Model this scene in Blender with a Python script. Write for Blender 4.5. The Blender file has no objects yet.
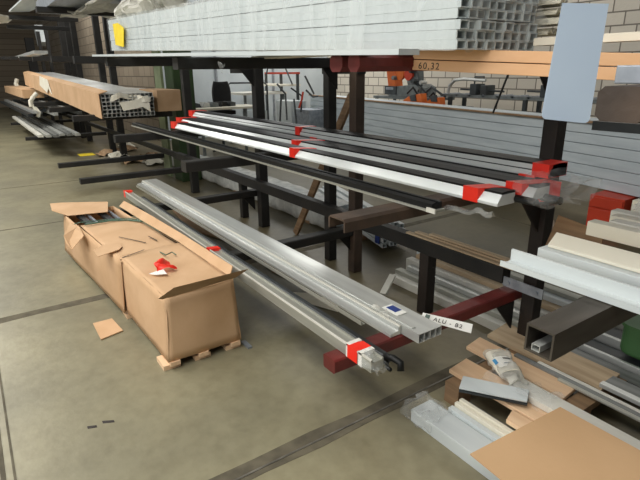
import bpy, math, random
from mathutils import Vector, Matrix
random.seed(7)
C = bpy.context.scene.collection
V = Vector

# ---------------------------------------------------------------- materials
def lin(c):
    return tuple(((x/255)/12.92 if x/255 <= .04045 else ((x/255+.055)/1.055)**2.4) for x in c) + (1,)

def mat(name, c1, c2=None, rough=.5, metal=0., scale=6., detail=4., bump=0., bscale=40., stretch=(1,1,1), spec=.5, rvar=0.):
    m = bpy.data.materials.new(name); m.use_nodes = True
    nt = m.node_tree; n = nt.nodes; l = nt.links
    b = n['Principled BSDF']
    b.inputs['Roughness'].default_value = rough
    b.inputs['Metallic'].default_value = metal
    b.inputs['Specular IOR Level'].default_value = spec
    tc = n.new('ShaderNodeTexCoord'); mp = n.new('ShaderNodeMapping')
    mp.inputs['Scale'].default_value = stretch
    l.new(tc.outputs['Object'], mp.inputs['Vector'])
    ns = n.new('ShaderNodeTexNoise'); ns.inputs['Scale'].default_value = scale; ns.inputs['Detail'].default_value = detail
    l.new(mp.outputs['Vector'], ns.inputs['Vector'])
    rp = n.new('ShaderNodeValToRGB')
    rp.color_ramp.elements[0].position = .35; rp.color_ramp.elements[1].position = .65
    rp.color_ramp.elements[0].color = lin(c1); rp.color_ramp.elements[1].color = lin(c2 or c1)
    l.new(ns.outputs['Fac'], rp.inputs['Fac']); l.new(rp.outputs['Color'], b.inputs['Base Color'])
    if rvar:
        mr = n.new('ShaderNodeMapRange'); mr.inputs['To Min'].default_value = rough - rvar; mr.inputs['To Max'].default_value = rough + rvar
        l.new(ns.outputs['Fac'], mr.inputs['Value']); l.new(mr.outputs['Result'], b.inputs['Roughness'])
    if bump:
        n2 = n.new('ShaderNodeTexNoise'); n2.inputs['Scale'].default_value = bscale; n2.inputs['Detail'].default_value = 5
        l.new(mp.outputs['Vector'], n2.inputs['Vector'])
        bp = n.new('ShaderNodeBump'); bp.inputs['Strength'].default_value = bump; bp.inputs['Distance'].default_value = .02
        l.new(n2.outputs['Fac'], bp.inputs['Height']); l.new(bp.outputs['Normal'], b.inputs['Normal'])
    return m

def blocks(name, c1, c2, mortar, bw=.4, bh=.2, axis='x'):
    m = mat(name, c1, c2, rough=.85, bump=.3, bscale=20)
    nt = m.node_tree; n = nt.nodes; l = nt.links; b = n['Principled BSDF']
    tc = n['Texture Coordinate']; sx = n.new('ShaderNodeSeparateXYZ'); cx = n.new('ShaderNodeCombineXYZ')
    l.new(tc.outputs['Object'], sx.inputs[0])
    l.new(sx.outputs['X' if axis == 'x' else 'Y'], cx.inputs['X']); l.new(sx.outputs['Z'], cx.inputs['Y'])
    br = n.new('ShaderNodeTexBrick')
    br.inputs['Color1'].default_value = lin(c1); br.inputs['Color2'].default_value = lin(c2); br.inputs['Mortar'].default_value = lin(mortar)
    br.inputs['Scale'].default_value = 1; br.inputs['Brick Width'].default_value = bw; br.inputs['Row Height'].default_value = bh
    br.inputs['Mortar Size'].default_value = .012
    l.new(cx.outputs[0], br.inputs['Vector'])
    for k in list(b.inputs['Base Color'].links): l.remove(k)
    l.new(br.outputs['Color'], b.inputs['Base Color'])
    return m

def plastic(name, col=(235, 240, 240), alpha=.45, rough=.25, bump=.8, bscale=30, stretch=(1,1,1)):
    m = mat(name, col, col, rough=rough, bump=bump, bscale=bscale, stretch=stretch)
    nt = m.node_tree; n = nt.nodes; l = nt.links; b = n['Principled BSDF']
    tr = n.new('ShaderNodeBsdfTransparent'); mx = n.new('ShaderNodeMixShader')
    ns = n.new('ShaderNodeTexNoise'); ns.inputs['Scale'].default_value = 7; ns.inputs['Detail'].default_value = 3
    l.new(n['Mapping'].outputs['Vector'], ns.inputs['Vector'])
    mr = n.new('ShaderNodeMapRange'); mr.inputs['From Min'].default_value = .35; mr.inputs['From Max'].default_value = .68
    mr.inputs['To Min'].default_value = max(0, alpha-.12); mr.inputs['To Max'].default_value = min(1, alpha+.15)
    l.new(ns.outputs['Fac'], mr.inputs['Value']); l.new(mr.outputs['Result'], mx.inputs['Fac'])
    l.new(tr.outputs[0], mx.inputs[1]); l.new(b.outputs[0], mx.inputs[2])
    l.new(mx.outputs[0], n['Material Output'].inputs['Surface'])
    return m

M = dict(
    alu=mat('aluminium', (214,216,212), (196,198,195), rough=.36, metal=.55, scale=3, stretch=(.4,6,6), rvar=.08),
    alu_dull=mat('dull_aluminium', (182,182,172), (160,160,150), rough=.45, metal=.4, scale=3, stretch=(.5,8,8), rvar=.1),
    alu_pack=mat('mill_aluminium', (212,219,218), (196,204,204), rough=.4, metal=.15, scale=2, stretch=(.6,6,6)),
    alu_mirror=mat('bright_aluminium', (230,234,234), (214,220,220), rough=.25, metal=.15, scale=4, stretch=(.5,1,1), rvar=.05),
    grey_prof=mat('grey_profile', (140,142,140), (105,107,106), rough=.45, metal=.3, scale=4, stretch=(.4,6,6)),
    white=mat('white_profile', (226,224,214), (208,206,196), rough=.42, scale=3, stretch=(.5,3,3)),
    white_cool=mat('cool_white_profile', (210,216,216), (196,203,204), rough=.38, scale=3, stretch=(.4,3,3)),
    cream=mat('cream_profile', (232,227,210), (222,216,198), rough=.5, scale=3),
    black=mat('black_rubber', (13,14,14), (20,21,21), rough=.5, spec=.35, scale=5),
    dark_prof=mat('anthracite_profile', (58,62,64), (44,48,50), rough=.42, metal=.2, scale=5),
    steel=mat('black_painted_steel', (26,26,25), (38,36,33), rough=.6, scale=5, bump=.1),
    steel_brown=mat('brown_painted_steel', (84,68,56), (58,47,39), rough=.6, scale=5, bump=.1),
    steel_post=mat('dark_brown_post_paint', (40,31,25), (27,22,18), rough=.65, scale=5, bump=.1),
    red_primer=mat('red_primer_paint', (112,38,34), (86,30,26), rough=.55, scale=6, bump=.1),
    raw_steel=mat('raw_square_tube_steel', (88,82,74), (66,60,52), rough=.45, metal=.35, scale=4, stretch=(3,.6,3), rvar=.1),
    galv=mat('galvanised_steel', (168,174,182), (142,148,156), rough=.45, metal=.5, scale=14),
    lit_green=mat('lit_green_tone', (136,146,114), (118,130,98), rough=.5),  # column green as it looks in the light, painted as its own colour
    green=mat('green_column_paint', (44,66,30), (34,52,24), rough=.5, scale=4),
    green_bin=mat('green_plastic', (70,110,66), (58,96,56), rough=.5, scale=4),
    card=mat('cardboard', (212,175,137), (200,162,123), rough=.85, scale=4, bump=.12, bscale=14),
    card_in=mat('cardboard_inside', (176,146,114), (160,130,98), rough=.9, scale=5, bump=.1),
    card_flat=mat('flat_cardboard', (210,172,130), (202,164,122), rough=.85, scale=2, bump=.05),
    wood=mat('pale_pine', (238,204,166), (226,188,150), rough=.7, scale=3, stretch=(.7,7,7), bump=.08),
    lath=mat('weathered_lath', (204,182,150), (180,156,126), rough=.8, scale=3, stretch=(.7,7,7)),
    stack=mat('blue_grey_profile', (208,217,222), (190,200,206), rough=.4, metal=.1, scale=3, stretch=(.3,3,5)),
    wood_board=mat('planed_orange_board', (238,190,146), (228,178,132), rough=.65, scale=4, stretch=(.6,6,6)),
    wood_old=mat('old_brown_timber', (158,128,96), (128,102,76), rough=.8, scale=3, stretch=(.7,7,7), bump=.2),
    foam=mat('foam_strip', (238,234,220), (226,220,202), rough=.8, scale=8, bump=.2),
    tape=mat('red_warning_tape', (252,58,40), (244,48,32), rough=.4, scale=8),
    tape_white=mat('white_tape', (236,232,224), rough=.45),
    ink=mat('dark_ink', (52,44,40), rough=.7),
    ink_light=mat('grey_green_print', (96,112,104), rough=.7),
    paper=mat('white_paper', (238,238,232), rough=.7),
    blue=mat('blue_print', (26,50,120), (34,64,140), rough=.5, scale=60),
    blue_light=mat('light_blue_print', (70,150,200), rough=.5),
    sheet=mat('pale_blue_sheet', (186,202,218), (178,194,212), rough=.55, scale=3),
    yellow=mat('yellow_label', (240,214,40), (228,198,30), rough=.6, scale=12),
    orange=mat('orange_paint', (222,112,40), (196,90,30), rough=.5, scale=6),
    mach=mat('grey_machine_paint', (128,134,134), (98,104,104), rough=.5, scale=8, metal=.2),
    mach_dark=mat('dark_machine_paint', (66,72,74), (50,54,56), rough=.5, scale=8),
    red=mat('red_cabinet_paint', (196,62,34), (180,54,28), rough=.5, scale=4),
    strap=mat('green_strap', (74,104,86), rough=.5),
    panel=mat('pale_wall_panel', (208,216,220), (196,205,210), rough=.6, scale=2),
    stretch_wrap=plastic('stretch_wrap', alpha=.24, rough=.22, bump=.12, bscale=3, stretch=(1.6,1,.35)),
    thin=plastic('thin_film', (230,232,230), alpha=.13, rough=.12, bump=.9, bscale=25),
    clear=plastic('clear_film', (225,228,226), alpha=.15, rough=.15, bump=.8, bscale=30),
    milky=plastic('milky_film', (232,230,220), alpha=.55, rough=.3, bump=1., bscale=22),
    fabric=mat('black_chair_fabric', (24,24,26), (34,34,36), rough=.8),
)

# ---------------------------------------------------------------- mesh helpers
WL = {}                                   # world location of each empty / part origin
class MB:
    def __init__(s): s.v = []; s.f = []
    def add(s, vs, fs):
        k = len(s.v); s.v += [V(p) for p in vs]; s.f += [tuple(i+k for i in f) for f in fs]; return s
    def box(s, x0, x1, y0, y1, z0, z1):
        return s.add([(x0,y0,z0),(x1,y0,z0),(x1,y1,z0),(x0,y1,z0),(x0,y0,z1),(x1,y0,z1),(x1,y1,z1),(x0,y1,z1)],
                     [(3,2,1,0),(4,5,6,7),(0,1,5,4),(1,2,6,5),(2,3,7,6),(3,0,4,7)])
    def ext(s, poly, p0, p1, up=(0,0,1), cap=True):
        """cross-section poly [(side, up)] swept from p0 to p1; side = up x direction"""
        p0 = V(p0); p1 = V(p1); d = (p1-p0).normalized(); u = V(up); r = u.cross(d)
        if r.length < 1e-4: r = V((1,0,0))
        r.normalize(); u = d.cross(r).normalized()
        n = len(poly); vs = [p0+r*a+u*b for a,b in poly]+[p1+r*a+u*b for a,b in poly]
        fs = [(i,(i+1)%n,n+(i+1)%n,n+i) for i in range(n)]
        if cap: fs += [tuple(range(n))[::-1], tuple(range(n,2*n))]
        return s.add(vs, fs)
    def bar(s, p0, p1, w, h, up=(0,0,1), c=0.):
        """solid bar, centre line of its underside from p0 to p1"""
        a = w/2
        if c: return s.ext([(-a+c,0),(a-c,0),(a,c),(a,h-c),(a-c,h),(-a+c,h),(-a,h-c),(-a,c)], p0, p1, up)
        return s.ext([(-a,0),(a,0),(a,h),(-a,h)], p0, p1, up)
    def tube4(s, p0, p1, w, h, t, up=(0,0,1)):
        """hollow rectangular tube with open ends"""
        p0 = V(p0); p1 = V(p1); d = (p1-p0).normalized(); r = V(up).cross(d).normalized(); u = d.cross(r).normalized()
        a = w/2; o = [(-a,0),(a,0),(a,h),(-a,h)]; i = [(-a+t,t),(a-t,t),(a-t,h-t),(-a+t,h-t)]
        vs = []
        for p in (p0, p1):
            for q in (o, i): vs += [p+r*x+u*z for x,z in q]
        fs = []
        for k in range(4):
            j = (k+1)%4
            fs += [(k,j,8+j,8+k), (4+j,4+k,12+k,12+j), (j,k,4+k,4+j), (8+k,8+j,12+j,12+k)]
        return s.add(vs, fs)
    def quad(s, a, b, c, d, t=.004):
        """flat sheet a-b-c-d with thickness t"""
        a,b,c,d = map(V,(a,b,c,d)); n = (b-a).cross(d-a).normalized()*t
        return s.add([a,b,c,d,a+n,b+n,c+n,d+n],[(3,2,1,0),(4,5,6,7),(0,1,5,4),(1,2,6,5),(2,3,7,6),(3,0,4,7)])
    def poly(s, pts, t=.004, n=None):
        pts = [V(p) for p in pts]; nn = (V(n) if n else (pts[1]-pts[0]).cross(pts[2]-pts[0])).normalized()*t; k = len(pts)
        return s.add(pts+[p+nn for p in pts], [tuple(range(k))[::-1], tuple(range(k,2*k))]+[(i,(i+1)%k,k+(i+1)%k,k+i) for i in range(k)])
    def pipe(s, pts, r, n=10):
        pts = [V(p) for p in pts]; rings = []
        for i,p in enumerate(pts):
            d = (pts[min(i+1,len(pts)-1)]-pts[max(i-1,0)]).normalized()
            a = d.orthogonal().normalized() if i == 0 else (a0 - d*a0.dot(d)).normalized()
            a0 = a; b = d.cross(a)
            rings.append([p+(a*math.cos(t)+b*math.sin(t))*r for t in [2*math.pi*k/n for k in range(n)]])
        vs = [q for R in rings for q in R]; fs = []
        for i in range(len(pts)-1):
            for k in range(n): fs.append((i*n+k, i*n+(k+1)%n, (i+1)*n+(k+1)%n, (i+1)*n+k))
        fs += [tuple(range(n))[::-1], tuple(range(len(vs)-n, len(vs)))]
        return s.add(vs, fs)
    def grid(s, fn, nu, nv):
        """surface fn(u,v), u,v in 0..1"""
        vs = [fn(i/nu, j/nv) for i in range(nu+1) for j in range(nv+1)]
        fs = [(i*(nv+1)+j, (i+1)*(nv+1)+j, (i+1)*(nv+1)+j+1, i*(nv+1)+j+1) for i in range(nu) for j in range(nv)]
        return s.add(vs, fs)
    def build(s, name, m, parent=None, label=None, smooth=False, bevel=0., solid=0.):
        me = bpy.data.meshes.new(name)
        if parent is not None: o0 = WL[parent.name]
        else:
            xs = [p.x for p in s.v]; ys = [p.y for p in s.v]; zs = [p.z for p in s.v]
            o0 = V(((min(xs)+max(xs))/2,(min(ys)+max(ys))/2,min(zs)))
        me.from_pydata([tuple(p-o0) for p in s.v], [], s.f); me.update()
        me.materials.append(M[m] if isinstance(m,str) else m)
        o = bpy.data.objects.new(name, me); C.objects.link(o)
        if parent is not None: o.parent = parent
        else: o.location = o0
        WL[o.name] = o0.copy()
        if smooth:
            for p in me.polygons: p.use_smooth = True
        if bevel:
            b = o.modifiers.new('bevel','BEVEL'); b.width = bevel; b.segments = 2; b.limit_method = 'ANGLE'; b.angle_limit = math.radians(50)
        if solid:
            b = o.modifiers.new('solid','SOLIDIFY'); b.thickness = solid
        if label: o['label'] = label
        return o

def thing(name, label, cat, loc, group=None):
    o = bpy.data.objects.new(name, None); C.objects.link(o); o.location = loc; o.empty_display_size = .1
    WL[o.name] = V(loc); o['label'] = label; o['category'] = cat
    if group: o['group'] = group
    return o
def tag(o, label, cat, group=None, kind=None):
    o['label'] = label; o['category'] = cat
    if group: o['group'] = group
    if kind: o['kind'] = kind
    return o
def struct(o): o['kind'] = 'structure'; return o
def crumple(base, amp, seed, f=9.):
    """adds a wrinkled offset to a smooth surface"""
    from mathutils import noise
    def g(u, v):
        p = V(base(u, v)); q = V((p.x*f+seed, p.y*f, p.z*f))
        return p + V((noise.noise(q), noise.noise(q+V((31,7,3))), noise.noise(q+V((5,19,43)))))*amp
    return g
def text_mesh(s, name, m, parent, origin, right, up, size, label=None, depth=.0006):
    """flat raised lettering: origin = lower left, right / up = directions on the surface"""
    cu = bpy.data.curves.new(name, 'FONT'); cu.body = s; cu.size = size; cu.extrude = depth; cu.space_character = 1.25
    t = bpy.data.objects.new(name, cu); C.objects.link(t)
    me = bpy.data.meshes.new_from_object(t.evaluated_get(bpy.context.evaluated_depsgraph_get()))
    C.objects.unlink(t); bpy.data.objects.remove(t)
    r = V(right).normalized(); u = V(up); u = (u-r*u.dot(r)).normalized(); n = r.cross(u)
    for v in me.vertices:
        c = v.co; v.co = V(origin)+r*c.x+u*c.y+n*c.z - WL[parent.name]
    me.materials.clear(); me.materials.append(M[m])
    o = bpy.data.objects.new(name, me); C.objects.link(o); o.parent = parent; WL[o.name] = WL[parent.name]
    if label: o['label'] = label
    return o

# ================================================================ THE HALL
SHADE_DIRT0 = 1.6 + 1.25 - 2.1
fm = mat('concrete_floor', (151,144,117), (127,122,100), rough=.42, scale=1.1, detail=9, bump=.06, bscale=30, rvar=.1)
nt = fm.node_tree; n = nt.nodes; l = nt.links
ns2 = n.new('ShaderNodeTexNoise'); ns2.inputs['Scale'].default_value = 14; ns2.inputs['Detail'].default_value = 8
rp2 = n.new('ShaderNodeValToRGB'); rp2.color_ramp.elements[0].position = .3; rp2.color_ramp.elements[1].position = .62
rp2.color_ramp.elements[0].color = (.62,.60,.56,1); rp2.color_ramp.elements[1].color = (1,1,1,1)
mx = n.new('ShaderNodeMix'); mx.data_type = 'RGBA'; mx.blend_type = 'MULTIPLY'; mx.inputs[0].default_value = .45
l.new(n['Mapping'].outputs['Vector'], ns2.inputs['Vector']); l.new(ns2.outputs['Fac'], rp2.inputs['Fac'])
l.new(n['Color Ramp'].outputs['Color'], mx.inputs[6]); l.new(rp2.outputs['Color'], mx.inputs[7])
# rack shade painted into the floor colour along with brown dirt, ragged edge
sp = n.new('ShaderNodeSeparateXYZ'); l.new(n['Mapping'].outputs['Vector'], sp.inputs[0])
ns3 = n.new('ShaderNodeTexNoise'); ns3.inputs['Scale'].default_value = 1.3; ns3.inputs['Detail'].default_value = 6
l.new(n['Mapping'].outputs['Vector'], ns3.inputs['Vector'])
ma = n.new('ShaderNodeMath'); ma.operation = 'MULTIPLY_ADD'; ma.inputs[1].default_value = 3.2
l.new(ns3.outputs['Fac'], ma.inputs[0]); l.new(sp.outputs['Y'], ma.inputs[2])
mr3 = n.new('ShaderNodeMapRange'); mr3.inputs['From Min'].default_value = SHADE_DIRT0; mr3.inputs['From Max'].default_value = SHADE_DIRT0+.9
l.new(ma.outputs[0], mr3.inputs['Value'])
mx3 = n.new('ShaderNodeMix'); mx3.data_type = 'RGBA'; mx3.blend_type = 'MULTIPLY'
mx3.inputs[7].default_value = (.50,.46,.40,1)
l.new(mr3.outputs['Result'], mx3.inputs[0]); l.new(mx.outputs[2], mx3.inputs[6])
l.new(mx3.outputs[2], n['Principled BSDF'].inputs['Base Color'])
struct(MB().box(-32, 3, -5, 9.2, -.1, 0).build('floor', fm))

white_blocks = blocks('painted_block_wall', (222,213,198), (208,200,186), (128,120,108), .42, .21)
brown_blocks = blocks('raw_block_wall', (164,150,130), (146,132,114), (104,94,80), .5, .26)
struct(MB().box(-13, 3, 9.2, 9.4, 0, 6.5).build('wall_back', white_blocks))
struct(MB().box(-32, -13, 4.0, 4.2, 0, 6.5).build('wall_left', brown_blocks))
struct(MB().box(-13.2, -13.0, 4.2, 9.2, 0, 6.5).build('wall_side', 'panel'))
for k, y in enumerate((5.6, 7.3)):
    struct(MB().box(-12.99, -12.96, y, y+.05, 0, 3.2).build('trim_%d' % (8+k), 'galv'))

joint = mat('joint_filler', (104,97,80), (82,76,62), rough=.9, scale=12)
rail = mat('worn_joint_rail', (150,146,136), (110,106,98), rough=.4, metal=.6, scale=10)
def wavy(x, y0, y1, w, seed, n=46):
    """slab joint with a broken edge"""
    rnd = random.Random(seed); mb = MB(); a = []; b = []
    for i in range(n+1):
        y = y0+(y1-y0)*i/n
        a.append((x-w/2-rnd.random()*w*.22, y)); b.append((x+w/2+rnd.random()*w*.22, y))
    for i in range(n):
        p,q,r,s = a[i],b[i],b[i+1],a[i+1]
        mb.add([(*p,.0015),(*q,.0015),(*r,.0015),(*s,.0015),(*p,-.01),(*q,-.01),(*r,-.01),(*s,-.01)],
               [(0,1,2,3),(0,4,5,1),(2,6,7,3),(1,5,6,2),(3,7,4,0)])
    return mb
struct(wavy(-1.64, -5, 9, .085, 1).build('trim_1', joint))
struct(MB().box(-1.632, -1.622, -5, 2.6, .001, .004).build('trim_2', rail))
struct(wavy(-3.93, -5, 9, .07, 2).build('trim_3', joint))
struct(wavy(-6.45, -5, 4, .02, 3).build('trim_4', joint))
struct(wavy(-8.95, -5, 4, .02, 4).build('trim_5', joint))
mbx = MB()
for x0 in range(-32, 3):
    mbx.box(x0, x0+1, -.165, -.145, -.01, .002); mbx.box(x0, x0+1, -.118, -.108, -.01, .003)
struct(mbx.build('trim_6', joint))
struct(MB().box(-13, 3, 4.93, 4.95, -.01, .002).build('trim_7', joint))

# ================================================================ STEEL RACKS
def gusset(parent, x, y, z, s=.16, m='steel', t=.012):
    """triangular plate under an arm, in front of a post"""
    MB().add([(x-t/2,y,z),(x-t/2,y-s,z),(x-t/2,y,z-s*1.15),(x+t/2,y,z),(x+t/2,y-s,z),(x+t/2,y,z-s*1.15)],
             [(0,1,2),(5,4,3),(0,3,4,1),(1,4,5,2),(2,5,3,0)]).build('gusset', m, parent)
def post(parent, x, y, z1, m, w=.085, z0=0.):
    MB().box(x, x+w, y, y+w, z0, z1).build('post', m, parent, bevel=.006)
def arm(parent, x0, x1, z0, z1, m, y0=1.2, y1=2.58, dz=0.):
    w = x1-x0; h = z1-z0; xc = (x0+x1)/2
    return MB().bar((xc,y0,z0), (xc,y1,z0+dz), w, h, c=.007).build('arm', m, parent)
def u_arm(parent, x0, x1, z0, z1, m, y0, y1, t=.008):
    """channel laid open side down"""
    w = (x1-x0)/2; h = z1-z0; xc = (x0+x1)/2; r = .012
    sec = [(-w,0),(-w+t,0),(-w+t,h-t),(w-t,h-t),(w-t,0),(w,0),(w,h-r),(w-r,h),(-w+r,h),(-w,h-r)]
    return MB().ext(sec, (xc,y0,z0), (xc,y1,z0)).build('arm', m, parent)

rack = thing('cantilever_rack', 'big dark cantilever storage rack in the middle with red and brown arms carrying taped profiles', 'storage rack', (-3.4,2.55,0))
# frame nearest the camera
post(rack, -1.575, 2.5, 1.70, 'steel_post')
for x0, x1 in ((-1.68,-1.60), (-1.565,-1.497)):
    h = .06; w = (x1-x0)/2; xc = (x0+x1)/2
    sec = [(-w,.018),(-w+.016,0),(w-.016,0),(w,.018),(w,h-.012),(w-.012,h),(-w+.012,h),(-w,h-.012)]
    MB().ext(sec, (xc,1.2,1.645), (xc,2.6,1.645)).build('arm', 'red_primer', rack, label='red primed top arm')
gusset(rack, -1.53, 2.5, 1.645, .17, 'steel_post')
u_arm(rack, -1.695, -1.58, 1.015, 1.07, 'steel_brown', 1.2, 2.56)
gusset(rack, -1.53, 2.5, 1.015, .2, 'steel_post')
arm(rack, -1.70, -1.61, .335, .405, 'red_primer', 1.17, 2.6)['label'] = 'red primed bottom arm'
gusset(rack, -1.62, 2.5, .335, .16, 'steel')
# second frame, two posts
post(rack, -3.245, 2.5, 1.70, 'steel_brown', .088)
post(rack, -3.60, 2.5, 1.70, 'steel', .082)
arm(rack, -3.47, -3.37, 1.668, 1.745, 'steel')
gusset(rack, -3.40, 2.5, 1.668, .14)
arm(rack, -3.50, -3.40, .985, 1.06, 'steel', 1.2, 2.56)
arm(rack, -3.27, -3.17, .335, .405, 'steel', 1.08, 2.56)
gusset(rack, -3.22, 2.5, .335, .12)
MB().box(-3.62, -3.14, 2.505, 2.58, 1.625, 1.70).build('cross_beam', 'steel', rack)
# third frame
post(rack, -4.90, 2.5, 1.75, 'steel', .098)
post(rack, -5.36, 2.5, .48, 'steel', .08)
arm(rack, -5.36, -5.26, 1.712, 1.79, 'steel')
arm(rack, -5.45, -5.36, .985, 1.06, 'steel', 1.2, 2.56)
arm(rack, -5.02, -4.92, .335, .405, 'steel', 1.07, 2.56)
gusset(rack, -4.85, 2.5, 1.69, .16); gusset(rack, -4.96, 2.5, .335, .14)
MB().box(-5.40, -4.80, 2.505, 2.58, 1.635, 1.715).build('cross_beam', 'steel', rack)
# long low beam joining the frames, short post, end plate
MB().box(-7.3, -1.66, 2.42, 2.50, .45, .548).build('brace_beam', 'steel', rack, bevel=.004)
post(rack, -2.33, 2.42, .45, 'steel_post', .085)
pl = MB().box(-1.64, -1.39, 2.405, 2.415, .452, .508).build('end_plate', 'galv', rack, label='grey bolted end plate')
for x in (-1.605, -1.425):
    MB().ext([(.011*math.cos(a*math.pi/3), .011*math.sin(a*math.pi/3)) for a in range(6)], (x,2.406,.48), (x,2.395,.48)).build('bolt', 'galv', pl)
MB().pipe([(-1.902, 2.620, 1.632),(-1.985, 2.620, 1.399)], .006).build('brace_rod', 'steel', rack)

# rack at the right edge of the view
rackc = thing('cantilever_rack', 'nearest rack at the right edge with an open square tube arm', 'storage rack', (-.64,2.55,0))
post(rackc, -.70, 2.55, 1.62, 'steel_post', .1)

MB().tube4((-.685,1.2,.885), (-.685,2.56,.885), .085, .084, .006).build('arm', 'raw_steel', rackc, label='bare steel square tube arm, open at the end')
MB().bar((-.585,1.22,1.532), (-.585,2.6,1.532), .11, .078, c=.014).build('arm', 'steel_brown', rackc)
MB().box((-1.294, 2.460, 1.386)[0], .3, 2.46, 2.54, (-1.291, 2.460, 1.368)[2], (-1.298, 2.460, 1.410)[2]).build('brace_beam', 'dark_prof', rackc)

# racks running away to the left
rackb = thing('cantilever_rack', 'black cantilever rack receding to the far left behind the green column', 'storage rack', (-10.8,2.55,0))
def ztop(x): return 1.705 + .0265*(-x-1.6)
for x in (-6.99, -8.75, -10.9, -13.1, -15.3, -17.6, -20.2):
    arm(rackb, x, x+.11, ztop(x)-.085, ztop(x), 'steel')
for x, w in ((-6.98,.1), (-10.95,.12), (-11.85,.12), (-14.3,.12), (-15.1,.12), (-16.0,.14), (-18.6,.1), (-20.4,.1), (-24.2,.3)):
    post(rackb, x, 2.5, 3.0 if x < -8 else 1.75, 'steel', w)
for x in (-7.72, -9.9, -12.0, -14.6):
    arm(rackb, x, x+.1, 1.03, 1.11, 'steel', 1.2, 2.56)
for x, y0 in ((-6.90,1.04), (-8.32,1.0), (-12.32,.96), (-16.4,1.0)):
    arm(rackb, x, x+.1, .335, .405, 'steel', y0, 2.56)
for x, z in ((-9.4,2.62), (-13.7,2.87), (-14.6,2.74)):
    arm(rackb, x, x+.12, z-.085, z, 'steel')
MB().box(-25, -6.9, 2.46, 2.50, .45, .53).build('brace_beam', 'steel', rackb)

col = thing('steel_column', 'green painted steel column standing between the middle rack and the left rack', 'column', (-8.0,2.8,0))
MB().box(-8.10, -7.74, 2.66, 2.98, 0, 3.2).build('shaft', 'green', col, bevel=.01)
MB().box(-8.62, -8.3, 2.66, 2.70, 0, 3.2).build('lit_face', 'lit_green', col, label='pale strip for the lit face of the column')  # lit side of the column painted as a separate pale strip
MB().box(-8.32, -8.08, 2.80, 2.84, 0, 3.2).build('web', 'green', col)

# ================================================================ CARTON ON THE FLOOR
carton = thing('long_carton', 'long torn cardboard carton on a low wooden runner pallet on the concrete aisle', 'cardboard box', (-3.9,.9,0))
def wallpoly(pts, name, m='card', t=.006, n=None, label=None): return MB().poly(pts, t, n).build(name, m, carton, label)
zb = .055
# near half: x -3.42..-2.62 ; far half: x -5.15..-3.42, lower and twisted
A = dict(x0=-3.44, x1=-2.61, y0=.70, y1=1.16, z=.455)
def bulge(base, n, amp, seed):
    """slightly bowed cardboard wall"""
    from mathutils import noise
    n = V(n)
    def g(u, v):
        p = V(base(u, v)); return p + n*(amp*math.sin(math.pi*u)*math.sin(math.pi*min(1,v*1.0)) + .006*noise.noise(p*5+V((seed,0,0))))
    return g
def wall(p00, p10, p11, p01, n, amp, seed, name, m='card'):
    p00,p10,p11,p01 = map(V,(p00,p10,p11,p01))
    f = lambda u,v: (p00*(1-u)+p10*u)*(1-v)+(p01*(1-u)+p11*u)*v
    return MB().grid(bulge(f, n, amp, seed), 14, 8).build(name, m, carton, smooth=True, solid=.005)
wall((-3.44,.68,zb),(-2.61,.71,zb),(-2.62,.735,.455),(-3.44,.70,.46),(0,-1,0),.006,1,'side_wall')
wall((-2.61,.71,zb),(-2.61,1.17,zb),(-2.62,1.15,.47),(-2.62,.735,.455),(1,0,0),.008,2,'end_wall')
wall((-2.61,1.17,zb),(-3.44,1.13,zb),(-3.44,1.12,.47),(-2.62,1.15,.47),(0,1,0),.006,3,'side_wall')
wall((-2.62,.735,.457),(-2.62,1.15,.47),(-3.46,1.12,.475),(-3.46,.70,.462),(0,0,1),-.012,4,'top')
wall((-5.12,.55,zb),(-3.42,.665,zb),(-3.42,.69,.44),(-5.02,.58,.43),(0,-1,0),.02,5,'side_wall')
wall((-3.42,1.12,zb),(-5.12,1.03,zb),(-5.02,1.02,.44),(-3.42,1.11,.46),(0,1,0),.01,6,'side_wall')
wall((-5.12,1.03,zb),(-5.12,.55,zb),(-5.02,.58,.43),(-5.02,1.02,.44),(-1,0,0),.01,7,'end_wall')
wall((-3.40,.69,.442),(-3.40,1.11,.462),(-4.42,1.06,.452),(-4.5,.63,.436),(0,0,1),.012,8,'top')
MB().box(-5.05,-3.45,.68,1.0,zb,zb+.006).build('bottom', 'card_in', carton)
# flaps
MB().poly([(-2.612,.715,.455),(-2.612,1.16,.475),(-2.50,1.20,.56),(-2.56,.77,.53),(-2.60,.69,.47)], .005, (1,0,.6)).build('flap', 'card_in', carton, label='raised end flap')
MB().poly([(-2.66,1.148,.47),(-3.46,1.118,.478),(-4.3,1.075,.462),(-4.9,1.05,.455),(-4.9,1.10,.50),(-4.3,1.13,.515),(-3.46,1.165,.52),(-2.70,1.19,.515)], .005, (0,-1,.6)).build('flap', 'card', carton, label='long side flap folded up')
MB().poly([(-5.384, 0.521, 0.460), (-5.124, 0.502, 0.450), (-4.886, 0.597, 0.440), (-4.772, 0.915, 0.450), (-5.082, 0.988, 0.470), (-5.311, 0.618, 0.470)], .005, (0,0,1)).build('flap', 'card', carton, label='flap folded back at the open far end')
MB().poly([(-4.560, 0.562, 0.450), (-4.262, 0.468, 0.440), (-4.198, 0.466, 0.400), (-4.087, 0.486, 0.370), (-4.150, 0.595, 0.445), (-4.451, 0.613, 0.450)], .004, (0,-.6,1)).build('flap', 'card', carton)
MB().poly([(-3.687, 0.570, 0.460), (-3.565, 0.576, 0.450), (-3.599, 0.726, 0.460), (-3.654, 0.760, 0.460), (-3.754, 0.764, 0.462), (-3.772, 0.663, 0.462)], .004, (0,0,1)).build('flap', 'card', carton, label='torn scrap of top panel')
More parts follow.
